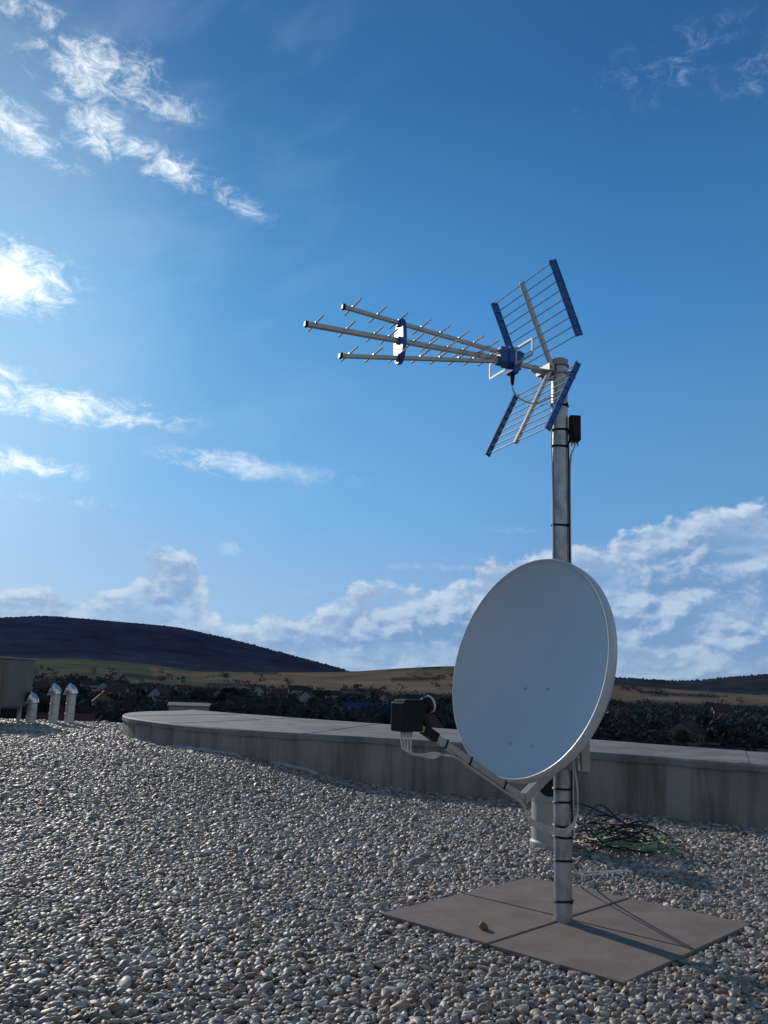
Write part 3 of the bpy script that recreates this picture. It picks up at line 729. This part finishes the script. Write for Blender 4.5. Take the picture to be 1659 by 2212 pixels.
for r in rs:
    for azd in azs:
        x,y,z,k=terr(azd,r)
        if r>11000: z=min(z,.84+r*math.tan(math.radians(.3)))
        vs.append((x,y,z))
        if k==0: 
            a=noise.noise(V(x/260,y/260,1))+.5*noise.noise(V(x/90,y/90,1)); c=Vector((.027,.038,.072))*(1+.4*a)  # wooded hill; distance haze is painted in as a blue cast
            if z<60: c=c.lerp(Vector((.045,.058,.065)),.5*S((60-z)/40))
        elif k==1:
            fx=math.floor((x*.92+y*.4)/230+.6*noise.noise(V(x/600,y/600,0))); fy=math.floor((y*.92-x*.4)/330+.6*noise.noise(V(x/500,y/500,4)))
            hsh=(math.sin(fx*12.9898+fy*78.233)*43758.5453)%1
            tan=Vector((.180,.145,.115)); gr=Vector((.080,.095,.068)); 
            bias=.65 if azd<-9 else .2
            c=gr.lerp(gr*1.3,hsh) if hsh<bias else tan.lerp(tan*.75,hsh)
            if noise.noise(V(x/140,y/90,8))>.30: c=Vector((.035,.042,.046))
            if z<-4: c=c.lerp(Vector((.030,.036,.038)),S((-4-z)/7))
        elif k==2:
            c=Vector((.030,.040,.055))*(1+.3*noise.noise(V(x/80,y/80,1)))
            if z<4 and noise.noise(V(x/200,y/120,5))>-.1: c=Vector((.13,.11,.088))
        elif k==3: c=Vector((.09,.16,.30))  # far range coloured blue to stand in for air haze
        else:
            a=noise.noise(V(x/70,y/70,2)); c=Vector((.020,.025,.024)) if a<.2 else Vector((.045,.044,.038))
        cols+= [c[0],c[1],c[2],1]
na=len(azs); fs=[]
for j in range(len(rs)-1):
    for i in range(na-1): fs.append((j*na+i,j*na+i+1,(j+1)*na+i+1,(j+1)*na+i))
me=bpy.data.meshes.new("terrain"); me.from_pydata(vs,[],fs); me.materials.append(terrm)
ca_=me.color_attributes.new("tint",'FLOAT_COLOR','POINT'); ca_.data.foreach_set("color",cols)
me.polygons.foreach_set("use_smooth",[True]*len(me.polygons))
terrain=link(bpy.data.objects.new("terrain",me)); terrain["kind"]="structure"
# ------------------------------------------------------------------ village layout
WH=(.27,.28,.30);CR=(.19,.18,.17);OR=(.15,.12,.095);GR=(.13,.14,.16)
RED=(.115,.055,.05);BR=(.065,.048,.046);GY=(.055,.058,.068);BL=(.03,.06,.16)
hs=[(-19.6,190,CR,RED,30,11,9,4.6,3.6,"cream house with red tiled roof among trees"),(-13.9,460,WH,RED,70,11,9,6,4,"white house with red tiled roof among trees"),(-11.9,300,(.30,.31,.32),(.24,.25,.26),10,15,9,6.9,.8,"long grey building with pale flat roof"),
(-15.8,620,WH,BR,20,12,9,6,4,"white house with brown roof"),(-10.2,560,CR,RED,100,10,9,6,4,"cream house with red tiled roof"),(-6.4,680,WH,RED,10,12,9,6,4,"white house with red tiled roof"),
(-4.6,560,WH,GY,80,11,9,6,4,"white house with grey roof"),(-3.1,680,WH,BR,20,18,10,7,3,"long white building with brown roof"),(-1.0,370,GR,BL,15,17,10,4.6,2.6,"grey hall with blue roof"),(.6,620,WH,RED,60,10,9,6,4,"white house with red tiled roof"),
(2.7,230,CR,RED,40,11,9,4.6,4.2,"cream house with steep red tiled roof"),(15.3,420,CR,RED,20,11,9,5,3.8,"cream house with red tiled roof"),(17.2,560,CR,BR,70,10,9,5.5,3.8,"cream house with brown roof"),
(19.5,300,OR,BR,50,11,9,4.0,3.2,"ochre house with brown roof"),(21.5,640,WH,RED,0,12,9,6,4,"white house with red tiled roof"),(23.4,420,CR,RED,60,11,9,5,3.6,"cream house with red roof"),(-17.4,380,OR,RED,110,10,8,5,3.8,"ochre house with red tiled roof"),
(-21.2,620,WH,RED,60,12,9,6,4,"white house with red tiled roof"),(-16.6,560,WH,RED,0,12,9,6,4,"white house with red tiled roof"),(-18.3,760,WH,GY,30,14,9,7,3,"white house with grey roof"),(-17.3,820,WH,BR,80,12,9,6,3,"white house with brown roof"),(-14.9,860,WH,RED,10,12,9,6,3,"white house with red roof"),
(-12.6,720,WH,RED,40,12,9,6,4,"white house with red tiled roof"),(-7.6,760,WH,RED,75,12,9,7,4,"white house with red tiled roof"),(-5.4,860,WH,BR,15,14,9,7,4,"white house with brown roof"),(-.2,760,CR,RED,30,12,9,7,4,"cream house with red tiled roof")]
bq=random.Random(77)
def blocks(azd,r):
    for h_ in hs:
        w_=math.degrees(6/h_[1])
        if abs(azd-h_[0])<w_ and r<h_[1]+12:
            if r>h_[1]-14: return True
            if r>h_[1]*.55 and bq.random()<.62: return True
    return False
# ------------------------------------------------------------------ trees
def leafmat(name,c1,c2):
    m,nt_,b=newmat(name)
    ge=N(nt_,"ShaderNodeNewGeometry"); r=ramp(nt_,[(0,c1),(1,c2)]); nt_.links.new(ge.outputs["Random Per Island"],r.inputs[0])
    to_diffuse(nt_,r.outputs[0])
    return m
leaf=[leafmat("foliage_dark",(.026,.035,.038),(.038,.050,.050)),leafmat("foliage_olive",(.032,.038,.038),(.046,.054,.048)),leafmat("foliage_far",(.034,.044,.054),(.043,.055,.062))]  # leaf colours lightened and blued to paint in distance haze
bark=simple("bark",(.04,.03,.02),(.07,.055,.04),.9,0,3)
def crown_faces(mb_,c,R_,Hh,n_,q,mi=0,size=.5):
    lumps=[(Vector((q.gauss(0,.45)*R_,q.gauss(0,.45)*R_,(q.random()*1.5-.75)*Hh)),q.uniform(.35,.62)) for _ in range(9)]
    for _ in range(n_):
        lc,lr=q.choice(lumps); d_=Vector((q.gauss(0,1),q.gauss(0,1),q.gauss(0,1))).normalized()
        p=Vector(c)+lc+Vector((d_.x*R_*lr,d_.y*R_*lr,d_.z*Hh*lr*.9))*q.uniform(.7,1.08)
        a=Vector((q.gauss(0,1),q.gauss(0,1),q.gauss(0,1))).normalized(); b_=a.orthogonal().normalized(); s_=size*q.uniform(.6,1.4)
        mb_.add([p-a*s_,p+b_*s_*.7,p+a*s_,p-b_*s_*.7],[(0,1,2,3)],mi)
protos=[]
for k in range(4):
    q=random.Random(40+k); hh=[11,9,12,8][k]
    mt=MB(); mt.tube([(0,0,-1),(0.1,0,hh*.25),(.2,.1,hh*.55),(.1,0,hh*.85)],.3,7,radii=[.38,.28,.18,.05])
    for j in range(5):
        a=q.uniform(0,6.28); z=hh*q.uniform(.3,.6); mt.tube([(.1,0,z),(math.cos(a)*hh*.15,math.sin(a)*hh*.15,z+hh*.12),(math.cos(a)*hh*.26,math.sin(a)*hh*.26,z+hh*.25)],.1,5,radii=[.13,.08,.03])
    mcw=MB(); crown_faces(mcw,(0,0,hh*.55),hh*[.36,.42,.3,.45][k],hh*.42,1900,q,0,.27)
    protos.append((mt,mcw,leaf[k%2]))
tq=random.Random(99)
def place_tree(x,y,z,k,sc):
    t=thing("tree",(x,y,z),"dark leafy broadleaf tree among village gardens","tree","trees between the village houses")
    t.scale=(sc*1.15,sc*1.15,sc*tq.uniform(.85,1.1)); t.rotation_euler=(0,0,tq.uniform(0,6.28))
    if not isinstance(protos[k],dict):
        a=protos[k][0].obj("trunk",[bark],smooth=True); b=protos[k][1].obj("crown",[protos[k][2]])
        protos[k]={"a":a,"b":b}
    else:
        a=protos[k]["a"].copy(); b=protos[k]["b"].copy(); link(a); link(b)
    a.parent=t; b.parent=t
for i in range(190):
    azd=-27+54*(i+tq.random())/190; r=tq.uniform(220,620); x,y,z,_=terr(azd,r)
    if blocks(azd,r): continue
    place_tree(x,y,z,tq.randrange(4),tq.uniform(.5,.9)*(1 if r>300 else .85))
for azd,r in((-9.3,520),(-9.0,540),(-19.0,420),(-3.6,600)):
    x,y,z,_=terr(azd,r); place_tree(x,y,z,1,1.3)
mw=MB(); q=random.Random(5)
for i in range(5600):
    azd=q.uniform(-30,30); r=300*(1500/300)**q.random()
    if r>600 and noise.noise(V(azd*.5,r/160,0))<-.12: continue
    if blocks(azd,r): continue
    x,y,z,kk=terr(azd,r)
    if kk in(1,2) and noise.noise(V(x/140,y/90,8))<.1 and r>900: continue
    hh=q.uniform(3.5,9.5); crown_faces(mw,(x,y,z+hh*.4),hh*.75,hh*.5,32,q,0,hh*.14)
wood=mw.obj("wood",[leaf[2]]); wood["kind"]="stuff"
# ------------------------------------------------------------------ village houses
wm={}
def wallcol(c):
    if c not in wm: wm[c]=simple("render_wall",tuple(.85*x for x in c),c,.8,0,1)
    return wm[c]
rm={}
def roofcol(c):
    if c not in rm: rm[c]=simple("roof_tiles",tuple(.75*x for x in c),c,.9,0,2,.3,8,spec=.1)
    return rm[c]
glass=simple("window_glass",(.02,.03,.04),(.04,.05,.06),.15,0,3)
def house(azd,r,wc,rc,rotd,wd,dp_,hh,rh,lab,dz=0):
    x,y,z,_=terr(azd,r); z+=dz
    t=thing("house",(x,y,z),lab,"house","houses in the village"); t.rotation_euler=(0,0,math.radians(rotd))
    m=MB(); m.box((0,0,hh/2-1),V(wd/2,0,0),V(0,dp_/2,0),V(0,0,hh/2+1))
    m.add([(-wd/2,-dp_/2,hh),(-wd/2,dp_/2,hh),(-wd/2,0,hh+rh*.93)],[(0,2,1)]); m.add([(wd/2,-dp_/2,hh),(wd/2,dp_/2,hh),(wd/2,0,hh+rh*.93)],[(0,1,2)])
    child(m.obj("wall",[wallcol(wc)]),t)
    m=MB(); o_=.5
    for sg_ in(-1,1):
        a=V(-wd/2-o_,sg_*(dp_/2+o_),hh-rh*o_/(dp_/2)); b=V(wd/2+o_,sg_*(dp_/2+o_),hh-rh*o_/(dp_/2)); c=V(wd/2+o_,0,hh+rh); d_=V(-wd/2-o_,0,hh+rh); u_=UZ*.2
        m.add([a,b,c,d_,a+u_,b+u_,c+u_,d_+u_],[(0,1,2,3),(4,5,6,7),(0,1,5,4),(0,3,7,4),(1,2,6,5)])
    child(m.obj("roof",[roofcol(rc)]),t)
    m=MB(); m.box((wd*.2,dp_*.15,hh+rh*.95),V(.35,0,0),V(0,.35,0),V(0,0,rh*.3)); child(m.obj("chimney",[roofcol((.10,.055,.045))]),t)
    nw=max(2,int(wd/3.2)); fl=max(1,int(hh/2.8))
    for sd_ in(-1,1):
        for fz in range(fl):
            for k in range(nw):
                m=MB(); m.box((-wd/2+wd*(k+.5)/nw,sd_*(dp_/2+.02),1.6+2.8*fz),V(.55,0,0),V(0,.03,0),V(0,0,.65)); child(m.obj("window",[glass]),t)
for h_ in hs: house(*h_)
print("pebbles",len(pts))
